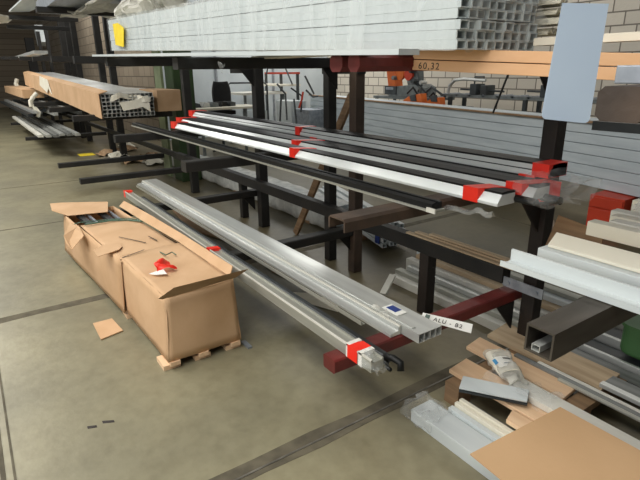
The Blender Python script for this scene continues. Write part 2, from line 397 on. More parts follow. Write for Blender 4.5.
MB().poly([(-3.50,1.12,.46),(-3.9,1.10,.45),(-3.95,1.22,.40),(-3.82,1.30,.30),(-3.62,1.27,.22),(-3.52,1.2,.32)], .004, (0,1,.4)).build('flap', 'wood_old', carton, label='dark torn flap hanging behind')
# torn notches and creases: dark slits
for a, b in (((-3.41,.70,.452),(-3.445,.86,.466)), ((-3.9,.80,.452),(-3.62,.92,.458)), ((-3.75,.98,.462),(-3.6,1.0,.465))):
    a = V(a)+V((0,0,.012)); b = V(b)+V((0,0,.012))
    MB().bar(a, b, .008, .001).build('tear', 'ink', carton)
MB().pipe([(-4.62,.615,.07),(-4.63,.585,.25),(-4.60,.60,.435),(-4.55,.64,.452),(-4.5,.8,.456),(-4.42,1.0,.458),(-4.3,1.06,.46)], .004).build('strap', 'strap', carton)
MB().pipe([(-4.45,.66,.455),(-4.42,.85,.462),(-4.35,.98,.462),(-4.2,1.06,.47)], .007).build('strap', 'strap', carton)
MB().pipe([(-3.341, 0.938, 0.475), (-3.229, 0.943, 0.485), (-3.249, 0.992, 0.490), (-3.202, 1.003, 0.480)], .004).build('strap', 'strap', carton)
MB().bar((-3.435,.672,zb), (-3.435,.692,.45), .012, .004, up=(0,1,0)).build('seam', 'card_in', carton)
# runners below
for k, (y, lab) in enumerate(((.745,None),(.92,None),(1.13,None))):
    MB().box(-5.05, -2.60, y-.03, y+.03, .028, .053).build('pallet_runner', 'wood', carton)
for x in (-2.70, -3.5, -4.3, -5.0):
    for y in (.73, .92, 1.12):
        MB().box(x-.06, x+.075, y-.05, y+.05, 0, .03).build('pallet_block', 'wood', carton)
# two dark profiles packed in it
for y in (.70, .88):
    o = MB().tube4((-5.0,y,.395), (-3.6,y+.06,.395), .05, .03, .003).build('packed_profile', 'dark_prof')
    tag(o, 'dark grey profile showing inside the open end of the carton, %s' % ('on the aisle side' if y < .8 else 'on the rack side'), 'metal profile', 'dark profiles packed in the long carton')
for y in (.76, .95):
    o = MB().bar((-5.0,y,.40), (-3.6,y+.06,.40), .018, .025).build('packed_strip', 'galv')
    tag(o, 'narrow silver strip inside the open end of the carton, %s' % ('left of the pair' if y < .8 else 'right of the pair'), 'metal strip', 'silver strips packed in the long carton')

o = MB().grid(crumple(lambda u,v: (-3.08+.11*u, .82+.09*v, .492+.028*math.sin(3*u)*math.sin(3*v)), .045, 3, 16), 12, 12).build('tape_scrap', 'tape', smooth=False)
tag(o, 'crumpled scrap of red tape lying on top of the long carton', 'tape scrap')
o = MB().poly([(-2.989, 0.756, 0.472), (-2.947, 0.786, 0.472), (-2.913, 0.844, 0.476), (-3.000, 0.848, 0.480)], .002, (0,0,1)).build('torn_label', 'paper')
tag(o, 'small torn white label on top of the carton beside the red tape', 'label')
o = MB().poly([(-3.485, 0.464, 0.004), (-3.485, 0.590, 0.004), (-3.259, 0.608, 0.004), (-3.218, 0.459, 0.004)], .006, (0,0,1)).build('cardboard_scrap', 'card')
tag(o, 'small square of loose cardboard on the floor beside the long carton', 'cardboard scrap')
o = MB().box(-2.66,-2.56,1.19,1.22,0,.012).build('metal_offcut','galv'); tag(o, 'small grey metal offcut on the floor at the near corner of the carton', 'offcut')
for k,(p,q) in enumerate((((-2.36,.21),(-2.34,.25)), ((-2.36,.28),(-2.33,.33)))):
    o = MB().add([(p[0],p[1],0),(p[0]+.015,p[1],.0),(q[0]+.01,q[1],0),(q[0]-.004,q[1],0),(p[0],p[1],.006),(q[0],q[1],.008)],[(0,1,2,3),(0,4,1),(3,2,5),(0,3,5,4),(1,4,5,2)]).build('floor_chip','ink')
    tag(o, 'tiny dark chip on the open concrete in the left foreground, %s' % ('the left of two' if k==0 else 'the right of two'), 'debris')
struct(MB().box(-32.2, -32, -5, 4.2, 0, 6.5).build('wall_end', brown_blocks))

# ================================================================ PROFILES ON THE LOW ARMS
WLK = 'low arms of the middle rack'
def red_band(parent, x, y0, y1, z0, z1, w=.05, skew=0., text=None):
    """tape wrapped once round a bar that runs along x"""
    e = .0025; mb = MB()
    ys = ((y0-e, z0-e), (y1+e, z0-e), (y1+e, z1+e), (y0-e, z1+e))
    vs = []
    for xx in (x-w/2, x+w/2):
        for (y,z) in ys: vs.append((xx + skew*((y-y0)/(y1-y0)-.5), y, z))
    mb.add(vs, [(0,1,5,4),(1,2,6,5),(2,3,7,6),(3,0,4,7),(3,2,1,0),(4,5,6,7)])
    return mb.build('tape_band', 'tape', parent, label='red warning tape')

wb = thing('white_profile', 'long white boxed profile with red tape lying on the low arms nearest the aisle', 'metal profile', (-3.4,1.27,.405))
z = .408
MB().ext([(-.035,0),(.035,0),(.035,.055),(.027,.055),(.027,.047),(-.027,.047),(-.027,.06),(-.035,.06)][::-1], (-5.5,1.275,z), (-1.44,1.275,z)).build('extrusion', 'alu_dull', wb)
MB().box(-5.5,-1.44,1.238,1.247,z+.055,z+.064).build('edge_strip', 'white', wb)
for x in (-1.56, -3.21, -5.46):
    red_band(wb, x, 1.240, 1.311, z, z+.064, .07 if x > -2 else .055, .02)
for x in (-1.605, -1.515):
    MB().box(x-.012, x+.012, 1.238, 1.313, z-.002, z+.067).build('white_tape_edge', 'tape_white', wb)
MB().grid(crumple(lambda u,v: (-1.50+.11*u, 1.275+.045*math.cos(2*math.pi*v)*(1-.35*u), z+.03+.04*math.sin(2*math.pi*v)*(1-.35*u)), .03, 4, 22), 10, 22).build('plastic_wrap', 'clear', wb, smooth=True)

db = thing('rubber_profile', 'long dark rubber edged profile lying beside the white taped profile', 'metal profile', (-3.4,1.35,.405))
MB().ext([(-.026,0),(.026,0),(.026,.026),(.012,.04),(-.012,.04),(-.026,.026)][::-1], (-5.2,1.352,z), (-1.46,1.352,z)).build('extrusion', 'dark_prof', db)
MB().pipe([(-1.47,1.345,z+.03),(-1.42,1.35,z+.045),(-1.385,1.36,z+.035),(-1.372,1.35,z+.005)], .016).build('rubber_end', 'black', db, smooth=True)
MB().pipe([(-1.47,1.36,z+.01),(-1.44,1.33,z+.0),(-1.40,1.315,z+.01)], .009).build('rubber_end', 'black', db, smooth=True)

# wide silver door profiles
def chambered(x0, x1, y0, y1, z0, z1, n, m, name, lab, grp, t=.003, xn=None, yj=None):
    """extrusion with n open chambers across"""
    T = thing(name, lab, 'metal profile', ((x0+x1)/2, (y0+y1)/2, z0), grp)
    w = (y1-y0)/n; mb = MB()
    for k in range(n): mb.tube4((x0, y0+w*(k+.5), z0), (x1, y0+w*(k+.5), z0), w, z1-z0, t)
    mb.build('extrusion', m, T)
    return T
G = 'silver door profiles lying on the low arms'
b1 = chambered(-6.0, -1.50, 1.585, 1.74, z, z+.048, 4, 'alu', 'silver_profile', 'wide silver extrusion with open chambers and blue label, ending beside the ALU tag', G)
MB().box(-5.95,-1.56,1.60,1.622,z+.048,z+.052).build('ridge', 'alu', b1)
b2 = thing('silver_profile', 'narrower silver ledge profile against the aisle side of the wide one with the blue label', 'metal profile', (-3.8,1.55,z), G)
MB().ext([(-.034,0),(.034,0),(.034,.040),(.018,.040),(.018,.022),(-.034,.014)][::-1], (-6.0,1.548,z), (-1.62,1.548,z)).build('extrusion', 'alu', b2)
MB().box(-6.0,-1.62,1.572,1.582,z+.04,z+.047).build('edge_strip', 'white', b2)
for x in (-1.86,-1.78):
    MB().grid(crumple(lambda u,v: (x+.07*u, 1.575+.05*v, z+.053), .012, 6, 30), 6, 6).build('plastic_remnant', 'milky', b2)
b3 = MB().ext([(-.012,0),(.012,0),(.012,.006),(-.006,.006),(-.006,.022),(-.012,.022)][::-1], (-5.9,1.488,z), (-1.8,1.488,z)).build('angle_strip', 'alu_dull')
tag(b3, 'thin L shaped silver strip running alongside the wide silver profiles on the low arms', 'metal strip')
lb = thing('printed_label', 'white paper label with dark blue print on the wide silver profile', 'label', (-1.76,1.65,z+.052))
MB().box(-1.82,-1.70,1.632,1.70,z+.049,z+.0515).build('paper', 'paper', lb)
MB().box(-1.805,-1.735,1.648,1.695,z+.0515,z+.0525).build('blue_print', 'blue', lb)

tg = thing('marking_tag', 'white tag lettered ALU - B2 lying on the red bottom arm', 'tag', (-1.55,1.85,.42))
a, b_, c_, d_ = V((-1.642, 1.740, 0.430)), V((-1.400, 1.841, 0.425)), V((-1.438, 1.899, 0.440)), V((-1.659, 1.774, 0.450))
MB().quad(a, b_, c_, d_, .004).build('strip', 'paper', tg, bevel=.001)
r_ = (b_-a).normalized(); u_ = (d_-a); nrm = r_.cross(u_).normalized()
text_mesh('ALU - B2', 'lettering', 'ink', tg, a+(b_-a)*.24+u_*.25+nrm*.0045, r_, u_, .032)
MB().quad(a+(b_-a)*.07+u_*.12+nrm*.0042, a+(b_-a)*.16+u_*.12+nrm*.0042, a+(b_-a)*.16+u_*.9+nrm*.0042, a+(b_-a)*.07+u_*.9+nrm*.0042, .0006).build('print_block', 'ink_light', tg)

# debris under the low arms
for k, pts in enumerate(([(-3.117, 1.853, 0.004),(-2.929, 1.835, 0.004),(-2.642, 1.950, 0.004),(-2.748, 2.028, 0.004),(-3.009, 1.970, 0.004)],
                         [(-3.856, 1.986, 0.004),(-3.591, 1.940, 0.004),(-3.229, 1.998, 0.004),(-3.605, 2.080, 0.004)])):
    o = MB().poly(pts, .008, (0,0,1)).build('paper_scrap', 'foam' if k == 0 else 'wood_old')
    tag(o, ('pale torn paper scrap on the floor seen between the low profiles', 'brown splinter of board on the floor between the low profiles')[k], 'scrap')
o = MB().poly([(-6.6,2.0,.006),(-5.2,1.8,.006),(-4.5,2.0,.006),(-2.9,2.02,.006),(-2.8,2.14,.006),(-4.4,2.3,.006),(-6.4,2.25,.006)], .01, (0,0,1)).build('dirty_board', 'wood_old')
tag(o, 'dirty brown hardboard lying on the floor beneath the low arms', 'board')

# ================================================================ TAPED BUNDLE ON THE MIDDLE ARMS
z = 1.073
lone = thing('sliding_rail', 'single black topped rail with a pale edge lying alone in front of the taped bundle', 'metal profile', (-3.8,1.59,z))
MB().box(-6.1,-1.43,1.555,1.628,z,z+.010).build('base_strip', 'alu_dull', lone)
MB().ext([(-.03,0),(.032,0),(.032,.03),(.016,.03),(.016,.018),(-.006,.018),(-.006,.03),(-.03,.024)][::-1], (-6.1,1.594,z+.010), (-1.45,1.594,z+.010)).build('rubber_cover', 'black', lone)
MB().box(-1.47,-1.42,1.552,1.56,z,z+.02).build('end_clip', 'white', lone)
o = MB().grid(crumple(lambda u,v: (-1.44+.2*u, 1.62+.05*v+.05*u, z+.004+.02*math.sin(3*v)), .02, 8, 20), 12, 5).build('film_tail', 'clear', lone, smooth=True)

GB = 'red taped rails of the bundle on the middle arms'
def rail_(y0, w, z0, h, x0, x1, lab, groove=False, base='alu_mirror'):
    T = thing('sliding_rail', lab, 'metal profile', ((x0+x1)/2, y0+w/2, z0), GB)
    hs = h-.012
    MB().ext([(-w/2,0),(w/2,0),(w/2,hs),(-w/2+.026,hs),(-w/2,.012)][::-1], (x0,y0+w/2,z0), (x1,y0+w/2,z0)).build('extrusion', base, T)
    MB().ext([(-w/2+.027,0),(w/2,0),(w/2,.010),(.01,.014),(-w/2+.027,.010)][::-1], (x0,y0+w/2,z0+hs), (x1,y0+w/2,z0+hs)).build('rubber_cover', 'black', T)
    if groove: MB().box(x0, x1, y0+.008, y0+.014, z0+hs*.48, z0+hs*.58).build('groove', 'dark_prof', T)
    return T
ra = rail_(1.86, .12, z, .062, -5.6, -1.34, 'front silver rail of the taped bundle, with the widest bright side face')
rb = rail_(2.01, .17, z+.022, .062, -5.85, -1.27, 'second rail of the taped bundle with a narrow silver face between black covers')
rc = thing('sliding_rail', 'black rubber covered rail under the double striped one at the back of the taped bundle', 'metal profile', (-4.1,2.33,z), GB)
MB().box(-6.0, -1.42, 2.25, 2.42, z, z+.070).build('rubber_cover', 'black', rc, bevel=.006)
MB().box(-6.0, -1.42, 2.27, 2.40, z+.070, z+.074).build('extrusion', 'alu_mirror', rc)
rd = rail_(2.26, .15, z+.075, .062, -6.1, -1.36, 'topmost rail of the taped bundle with two bright stripes', True)
for k, (x0, x1, y0, y1, rad) in enumerate(((-2.2,-1.235,1.99,2.05,.017), (-2.2,-1.19,2.17,2.10,.018))):
    o = MB().pipe([(x0,y0,z+.02),(x1,y1,z+.02)] if k else [(x0,1.99,z+.02),(x1,1.99,z+.02)], rad, 10).build('rubber_seal', 'black')
    tag(o, 'round black seal poking out at the near end of the taped bundle, %s' % ('aisle side one','wall side one')[k], 'seal', 'round black seals')
red_band(ra, -1.465, 1.86, 1.98, z, z+.062, .085, .05)
red_band(rb, -1.33, 2.01, 2.18, z, z+.084, .085, .08)
red_band(rc, -1.47, 2.25, 2.42, z, z+.074, .09, .0)
red_band(rd, -1.405, 2.26, 2.41, z+.075, z+.137, .09, .0)
red_band(ra, -3.02, 1.86, 1.98, z, z+.062, .07, .09)
red_band(rb, -3.22, 2.01, 2.18, z+.02, z+.084, .07, .12)
red_band(rc, -3.38, 2.25, 2.42, z, z+.074, .07, .02)
red_band(rd, -3.62, 2.26, 2.41, z+.075, z+.137, .07, .02)
for T, x, y0, y1, za, zc in ((ra,-5.52,1.86,1.98,z,z+.065),(rb,-5.77,2.01,2.18,z+.02,z+.084),(rc,-5.92,2.25,2.42,z,z+.074),(rd,-6.02,2.26,2.41,z+.075,z+.137)):
    red_band(T, x, y0, y1, za, zc, .12, .08)
wrp = thing('plastic_wrap', 'crumpled clear plastic around the near end of the taped bundle', 'plastic film', (-1.4,2.2,z))
def endwrap(u, v):
    a = 2*math.pi*v; s = 1-.45*u
    return (-1.31+.20*u, 2.13+.2*math.cos(a)*s, z+.065+.06*math.sin(a)*s)
MB().grid(crumple(endwrap, .05, 11, 14), 16, 40).build('film', 'thin', wrp, smooth=True)

# leaning timber prop behind the rack
o = MB().bar((-4.389, 2.694, 0.010), (-3.475, 2.720, 1.447), .075, .03, up=(0,-1,0)).build('timber_prop', 'wood_old')
tag(o, 'brown timber slat leaning diagonally behind the double posts of the middle rack', 'timber')

# ================================================================ WRAPPED TUBE PACK ON THE TOP ARMS
pack = thing('tube_pack', 'large stack of square aluminium tubes in clear stretch wrap on the top arms', 'bundle of tubes', (-3.4,1.55,1.71))
N = V((-1.2,1.37,1.712)); F = V((-5.747, 1.370, 1.870)); dx = (F-N); up = V((0,0,1))
TW, TH = .0455, .0305
first = None
for c in range(9):
    zz = 0.
    for r in range(9):
        zz = r*TH + (r//3)*.004
        p0 = N+V((0,TW*(c+.5),zz)); jit = random.uniform(-.012,.012); p0 = p0+V((jit,0,0))
        if first is None:
            q0 = N+V((0,TW*.5,0))
            first = MB().tube4(q0, q0+dx, TW-.001, TH-.0006, .004).build('tube', 'alu_pack', pack); o = first; base = q0
        else:
            o = first.copy(); C.objects.link(o)
        o.location = p0-base
H9 = 9*TH+.012
wr = MB()
def side(u, v): return N+dx*u+V((0,-.014,(H9+.012)*v-.004))
def topf(u, v): return N+dx*u+V((0,-.006+(9*TW+.012)*v,H9+.01+.01*math.sin(9*u)))
def endf(u, v): return N+V((.03,-.006+(9*TW+.012)*u,(H9+.012)*v-.004))
MB().grid(crumple(side, .003, 1, 11), 90, 12).build('stretch_wrap', 'stretch_wrap', pack, smooth=True)
MB().grid(crumple(topf, .02, 2, 9), 60, 10).build('stretch_wrap', 'milky', pack, smooth=True)
MB().grid(crumple(endf, .022, 3, 18), 26, 20).build('stretch_wrap', 'clear', pack, smooth=True)
def clump(u, v):
    a = 2*math.pi*v
    return (F.x+.15+.9*u, 1.62+.2*math.cos(a), F.z+H9+.06+.09*math.sin(a)*(1-.5*u))
MB().grid(crumple(clump, .16, 5, 7), 24, 22).build('bunched_wrap', 'milky', pack, smooth=False)
MB().grid(crumple(lambda u,v: (-3.05+.10*u, 1.345, 1.70-.055*v*(1-.6*abs(u-.5)*2)), .03, 9, 20), 8, 6).build('loose_wrap', 'clear', pack, smooth=True)
yl = MB().poly([(-5.447, 1.340, 2.097), (-5.437, 1.340, 1.909), (-5.156, 1.340, 1.879), (-5.076, 1.340, 2.037), (-5.260, 1.340, 2.092)], .004, (0,-1,0)).build('yellow_label', 'yellow')
tag(yl, 'bright yellow label stuck on the far left end of the wrapped tube pack', 'label')
o = MB().bar((-5.667, 1.200, 1.809), (-1.247, 1.200, 1.695), .09, .018).build('flat_strip', 'white_cool')
tag(o, 'pale flat strip running along the top arms beneath the wrapped tube pack', 'metal strip')

# zig-zag profiles stacked behind the pack, ends showing
GZ = 'zig-zag ended cream profiles stacked behind the wrapped tube pack'
zsec = [(-.024,0),(-.008,.016),(.008,.004),(.024,.020),(.024,.026),(.008,.011),(-.008,.023),(-.024,.007)]
protoz = None
for r in range(8):
    for c in range(3):
        x = -1.17+random.uniform(-.03,.03)-.02*c; y = 1.86+c*.053+.012*(r%2); zz = 1.735+.034*r
        if protoz is None:
            protoz = MB().ext(zsec[::-1], (-3.6,y,zz), (x,y,zz)).build('zigzag_profile', 'cream'); o = protoz; b0 = V((x,y,zz)); l0 = o.location.copy()
        else:
            o = protoz.copy(); C.objects.link(o)
        o.location = l0+V((x,y,zz))-b0
        tag(o, 'cream zig-zag profile left of the pale blue sheet, %s, %s' % (('lowest row','second row','third row','fourth row','fifth row','sixth row','seventh row','top row')[r], ('beside the tube pack','middle column','far column')[c]), 'metal profile', GZ)

# orange boards under the stock on the right
bl = V((-1.515,1.464,1.650)); br = V((-.55,1.665,1.600))
for k in range(2):
    T = thing('timber_board', ('lower planed orange board on the top arms, marked 60,32', 'upper planed orange board resting on the marked board on the top arms')[k], 'board', bl+V((0,0,.040*k)), 'orange boards on the top arms at right')
    MB().ext([(-.06,0),(.06,0),(.06,.037),(-.06,.037)], bl+V((0,.06,.040*k)), br+V((0,.06,.040*k))).build('plank', 'wood_board', T, bevel=.002)
    if k == 0:
        dr = (br-bl).normalized()
        text_mesh('60,32', 'handwriting', 'ink', T, bl+dr*.04+V((0,-.0015,.006)), dr, (0,0,1), .034)
o = MB().box(-1.16, -.2, 1.72, 1.79, 1.727, 1.752).build('cream_strip', 'cream'); tag(o, 'cream flat profile lying on top of the orange boards', 'metal profile')
o = MB().box((-0.668, 1.360, 1.601)[0], -.3, 1.34, 1.42, 1.612, 1.655).build('grey_box_profile', 'galv', bevel=.003); tag(o, 'short grey box section on the top right arm in front of the orange boards', 'metal profile')

# pale blue sheet hanging in front
sh = MB().poly([(-0.822, 1.322, 1.809), (-0.754, 1.422, 1.806), (-0.706, 1.326, 1.528), (-0.706, 1.320, 1.518), (-0.711, 1.311, 1.515), (-0.771, 1.230, 1.526), (-0.776, 1.225, 1.531), (-0.780, 1.227, 1.543)], .003, (-.5,.8,0)).build('hanging_sheet', 'sheet')
tag(sh, 'pale blue rectangular sheet hanging in front of the orange boards', 'sheet')

# ================================================================ RIGHT: PROFILES ON THE SQUARE TUBE ARM
GU = 'white profiles lying on the square tube arm'
u1 = MB().ext([(-.034,0),(.034,0),(.034,.052),(.026,.052),(.026,.008),(-.028,.008),(-.028,.020),(-.034,.020)][::-1], (-1.045,1.535,.972), (-.1,1.535,.972)).build('channel_profile', 'white_cool')
tag(u1, 'white U channel in front, resting on the open square tube arm', 'metal profile', GU)
u2 = MB().box(-1.0,-.1,1.655,1.735,.972,1.022).build('box_profile', 'white_cool', bevel=.003)
tag(u2, 'cool white box section directly behind the white U channel', 'metal profile', GU)
u3 = MB().poly([(-.98,1.685,1.024),(-.1,1.685,1.024),(-.1,1.765,1.05),(-1.0,1.765,1.05)], .012, (0,0,1)).build('flat_profile', 'cream', bevel=.002)
tag(u3, 'cream flat strip lying on top of the cool white box section', 'metal profile', GU)
for k in range(7):
    y = 2.10+.062*k; zz = 1.012+.006*k; x = -1.06+.03*((k*5)%3)
    o = MB().box(x, -.1, y, y+.058, .972, zz+.02).build('white_profile', 'white' if k % 2 else 'cream', bevel=.002)
    tag(o, 'white profile in the stepped stack at the right edge, %s from the cream strip' % ('first','second','third','fourth','fifth','sixth','seventh')[k], 'metal profile', 'stepped white slats at the right edge')
o = MB().grid(crumple(lambda u,v: (-1.00+.7*u, 2.36+.16*v, 1.05+.07*math.sin(3.1*v)), .06, 6, 18), 14, 8).build('bunched_film', 'milky')
tag(o, 'bunched milky plastic film on the stepped white profiles at the right edge', 'plastic film')
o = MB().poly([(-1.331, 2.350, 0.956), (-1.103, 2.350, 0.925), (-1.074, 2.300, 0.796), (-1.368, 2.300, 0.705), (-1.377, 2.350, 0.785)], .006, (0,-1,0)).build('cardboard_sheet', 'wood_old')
tag(o, 'dark brown cardboard piece standing behind the cream strip beside the near post', 'cardboard')
o = MB().tube4((-.695,1.205,.892), (-.695,1.9,.892), .026, .02, .002).build('small_extrusion', 'alu'); tag(o, 'small bright aluminium extrusion lying inside the open square tube arm', 'metal profile')

# ================================================================ RIGHT: PALLET PILE ON THE FLOOR
pal = thing('wood_pallet', 'low timber pallet of pale planks on the floor at lower right', 'pallet', (-1.0,2.2,0))
for x0, x1, y0, y1, m in ((-1.66,-1.05,2.13,2.28,'wood'), (-1.55,-.35,1.87,2.03,'wood'), (-1.13,-.2,1.77,1.855,'wood'), (-1.68,-.98,2.34,2.56,'lath')):
    a_ = random.uniform(.01,.03)
    MB().poly([(x0+a_,y0,.118),(x1,y0,.118),(x1-a_,y1,.118),(x0-.01,y1,.118)], .022, (0,0,1)).build('plank', m, pal, bevel=.003)
for x in (-1.5,-1.05,-.6):
    MB().box(x, x+.09, 1.80, 2.56, .08, .118).build('bearer', 'wood_old', pal)
    for y in (1.80, 2.13, 2.46): MB().box(x, x+.09, y, y+.1, 0, .08).build('block', 'wood_old', pal)

st = thing('long_strip', 'long pale grey flat strip in film running from the foam roll to the right edge', 'metal profile', (-.8,1.96,.15))
MB().box(-1.24,-.1,1.955,2.062,.145,.178).build('strip', 'white', st, bevel=.002)
MB().grid(crumple(lambda u,v: (-1.36+.34*u, 1.90+.17*v, .185+.012*math.sin(3.1*v)), .03, 6, 20), 16, 10).build('film', 'clear', st, smooth=True)
wpl = thing('white_panel_piece', 'short white rectangular panel piece lying askew across the pallet planks', 'panel', (-1.234, 1.838, 0.170))
MB().quad((-1.358, 1.734, 0.175), (-1.103, 1.906, 0.175), (-1.141, 1.975, 0.190), (-1.401, 1.811, 0.190), .008).build('panel', 'white_cool', wpl, bevel=.001)
MB().quad((-1.356, 1.732, 0.160), (-1.100, 1.905, 0.160), (-1.143, 1.981, 0.175), (-1.403, 1.816, 0.175), .010).build('underside_shade', 'dark_prof', wpl)  # dark sheet standing in for the shade below the panel
fb = thing('wrapped_roll', 'plastic bag of white foam roll with blue print lying on the pallet planks', 'packaging', (-1.33,2.03,.142))
f0 = V((-1.47,2.13,.165)); f1 = V((-1.20,1.98,.17)); fd = (f1-f0); fs_ = V((0,0,1)).cross(fd).normalized()
def roll(u, v):
    a = 2*math.pi*v; s = 1-.25*abs(2*u-1)**3
    return f0+fd*u+fs_*(.058*math.cos(a)*s)+V((0,0,.022+.03*math.sin(a)*s))
MB().grid(crumple(roll, .03, 2, 22), 18, 18).build('bag', 'milky', fb, smooth=True)
MB().grid(crumple(lambda u,v: V(roll(.1+.65*u, v))+V((0,0,.0)), .012, 5, 16), 10, 18).build('foam', 'foam', fb, smooth=True)
c0 = f0+fd*.45
MB().grid(lambda u,v: V(roll(.33+.3*u, .12+.28*v))+V((0,0,.007)), 4, 4).build('print_sheet', 'paper', fb)
MB().grid(lambda u,v: V(roll(.38+.14*u, .37+.07*v))+V((0,0,.010)), 3, 3).build('blue_mark', 'blue_light', fb)
MB().grid(lambda u,v: V(roll(.40+.03*u, .14+.12*v))+V((0,0,.010)), 3, 3).build('dark_mark', 'ink', fb)
MB().grid(lambda u,v: V(roll(.55+.02*u, .15+.15*v))+V((0,0,.010)), 3, 3).build('grey_mark', 'galv', fb)

ww = thing('wrapped_profile', 'wide white profile sealed in clear film on the floor at lower right', 'metal profile', (-1.0,1.6,0))
MB().ext([(-.08,0),(.08,0),(.08,.05),(.05,.07),(-.08,.07)][::-1], (-1.48,1.62,0), (-.3,1.62,0)).build('profile', 'white_cool', ww, bevel=.003)
MB().grid(crumple(lambda u,v: (-1.54+.2*u, 1.62+.095*math.cos(2*math.pi*v), .038+.045*math.sin(2*math.pi*v)), .03, 2, 24), 12, 26).build('film', 'clear', ww, smooth=True)
for k,(x0,y,w,h,m,lab) in enumerate(((-1.38,1.708,.03,.075,'white_cool','pale blue white slat beside the film sealed profile at lower right'),
                               (-1.375,1.742,.022,.09,'cream','cream slat, the nearer of two beside the film sealed profile'),
                               (-1.37,1.768,.022,.10,'cream','cream slat, the farther of two beside the film sealed profile'),
                               (-1.36,1.80,.05,.065,'grey_prof','grey slat on the floor between the cream slats and the wood pallet'))):
    o = MB().box(x0, -.3, y-w/2, y+w/2, 0, h).build('narrow_profile', m, bevel=.002); tag(o, lab, 'metal profile', 'slats on the floor at lower right')
cs = MB().quad((-1.015, 1.399, 0.200), (-0.809, 1.369, 0.200), (-.12,1.42,.2), (-.12,1.99,.2), .005)
cs = MB().poly([(-1.015, 1.399, 0.200), (-0.977, 1.962, 0.200), (-.2,1.968,.2), (-.2,1.41,.2), (-0.853, 1.388, 0.200)], .006, (0,0,1)).build('cardboard_sheet', 'card_flat')
tag(cs, 'flat clean brown cardboard sheet in the lower right corner on the profiles', 'cardboard')

# grey profiles on the floor behind the pallet
GR = 'grey profiles lying on the floor at the right edge'
rows = [(-1.30,2.30,.022,.150,'white','thin bright white rod on the brown plank at the right'),
        (-1.42,2.27,.03,.142,'grey_prof','dull grey strip between the pale plank and the thin white rod'),
        (-1.15,2.245,.02,.142,'alu_dull','narrow silver strip beside the pale plank end'),
        (-1.0,2.44,.10,.150,'grey_prof','wide grey profile lying beyond the end of the brown plank'),
        (-1.0,2.37,.035,.165,'alu','light ribbed profile starting at the end of the brown plank'),
        (-1.49,2.64,.10,.10,'grey_prof','wide grey profile just behind the brown plank'),
        (-1.49,2.72,.02,.125,'alu','bright narrow edge strip behind the wide grey profile'),
        (-1.49,2.82,.14,.09,'dark_prof','wide dark grey profile behind the bright edge strip'),
        (-1.49,2.93,.025,.13,'alu','silver ridge strip between the two dark grey profiles'),
        (-1.49,3.05,.16,.09,'dark_prof','rearmost dark grey profile on the floor behind the square tube'),
        (-1.49,3.20,.05,.12,'alu_dull','pale silver profile farthest back on the floor at the right')]
for k,(x0,y,w,zt,m,lab) in enumerate(rows):
    z0 = .142 if 2.2 < y < 2.48 else 0
    o = MB().box(x0, -.2, y-w/2, y+w/2, z0 if zt > z0+.004 else z0-.001, max(zt, z0+.012)).build('floor_profile', m, bevel=.002); tag(o, lab, 'metal profile', GR)
gb = thing('green_bin', 'rounded green plastic bin on the floor at the right edge behind the square tube', 'bin', (-.75,2.95,.13))
def rr(w, h, r, n=6):
    return [(sx*(w-r)+r*math.cos(a0+math.pi/2*i/n), sy*(h-r)+r*math.sin(a0+math.pi/2*i/n)) for sx,sy,a0 in ((1,1,0),(-1,1,math.pi/2),(-1,-1,math.pi),(1,-1,1.5*math.pi)) for i in range(n+1)]
MB().ext(rr(.28,.2,.08), (-.86,2.98,.13), (-.86,2.98,.31), up=(0,1,0)).build('body', 'green_bin', gb, bevel=.02)
MB().ext(rr(.29,.21,.08), (-.86,2.98,.295), (-.86,2.98,.315), up=(0,1,0)).build('rim', 'green_bin', gb)

# ================================================================ BEHIND THE RACK
GW = 'white and grey profiles stacked on the floor behind the low beam'
ws = [(-2.84,2.66,'white',.06),(-2.86,2.73,'alu_dull',.09),(-2.80,2.80,'alu',.12),(-2.88,2.87,'white',.15),(-2.84,2.94,'lath',.18),(-2.90,3.01,'white_cool',.21),(-2.80,3.08,'alu_dull',.235)]
for k,(x,y,m,h) in enumerate(ws):
    o = MB().box(x, -1.52, y-.033, y+.033, 0, h).build('stacked_profile', m, bevel=.003)
    tag(o, 'long profile in the slanting stack behind the short post, %s step' % ('lowest','second','third','fourth','fifth','sixth','topmost')[k], 'metal profile', GW)
o = MB().bar((-2.679, 2.410, 0.000), (-2.741, 2.565, 0.100), .05, .02).build('leaning_offcut', 'white'); tag(o, 'short white offcut leaning at the end of the slanting stack behind the low beam', 'offcut')
for k,(y,x0,x1) in enumerate(((2.445,-2.48,-1.6),(2.475,-2.42,-1.6),(2.49,-2.30,-1.62))):
    o = MB().bar((x0,y,.55+.012*k), (x1,y,.55+.012*k), .035, .011).build('thin_lath', 'lath'); tag(o, 'thin splintered timber lath lying on the low beam beside the near post, %s' % ('front one','middle one','rear one')[k], 'timber', 'laths on the low beam')

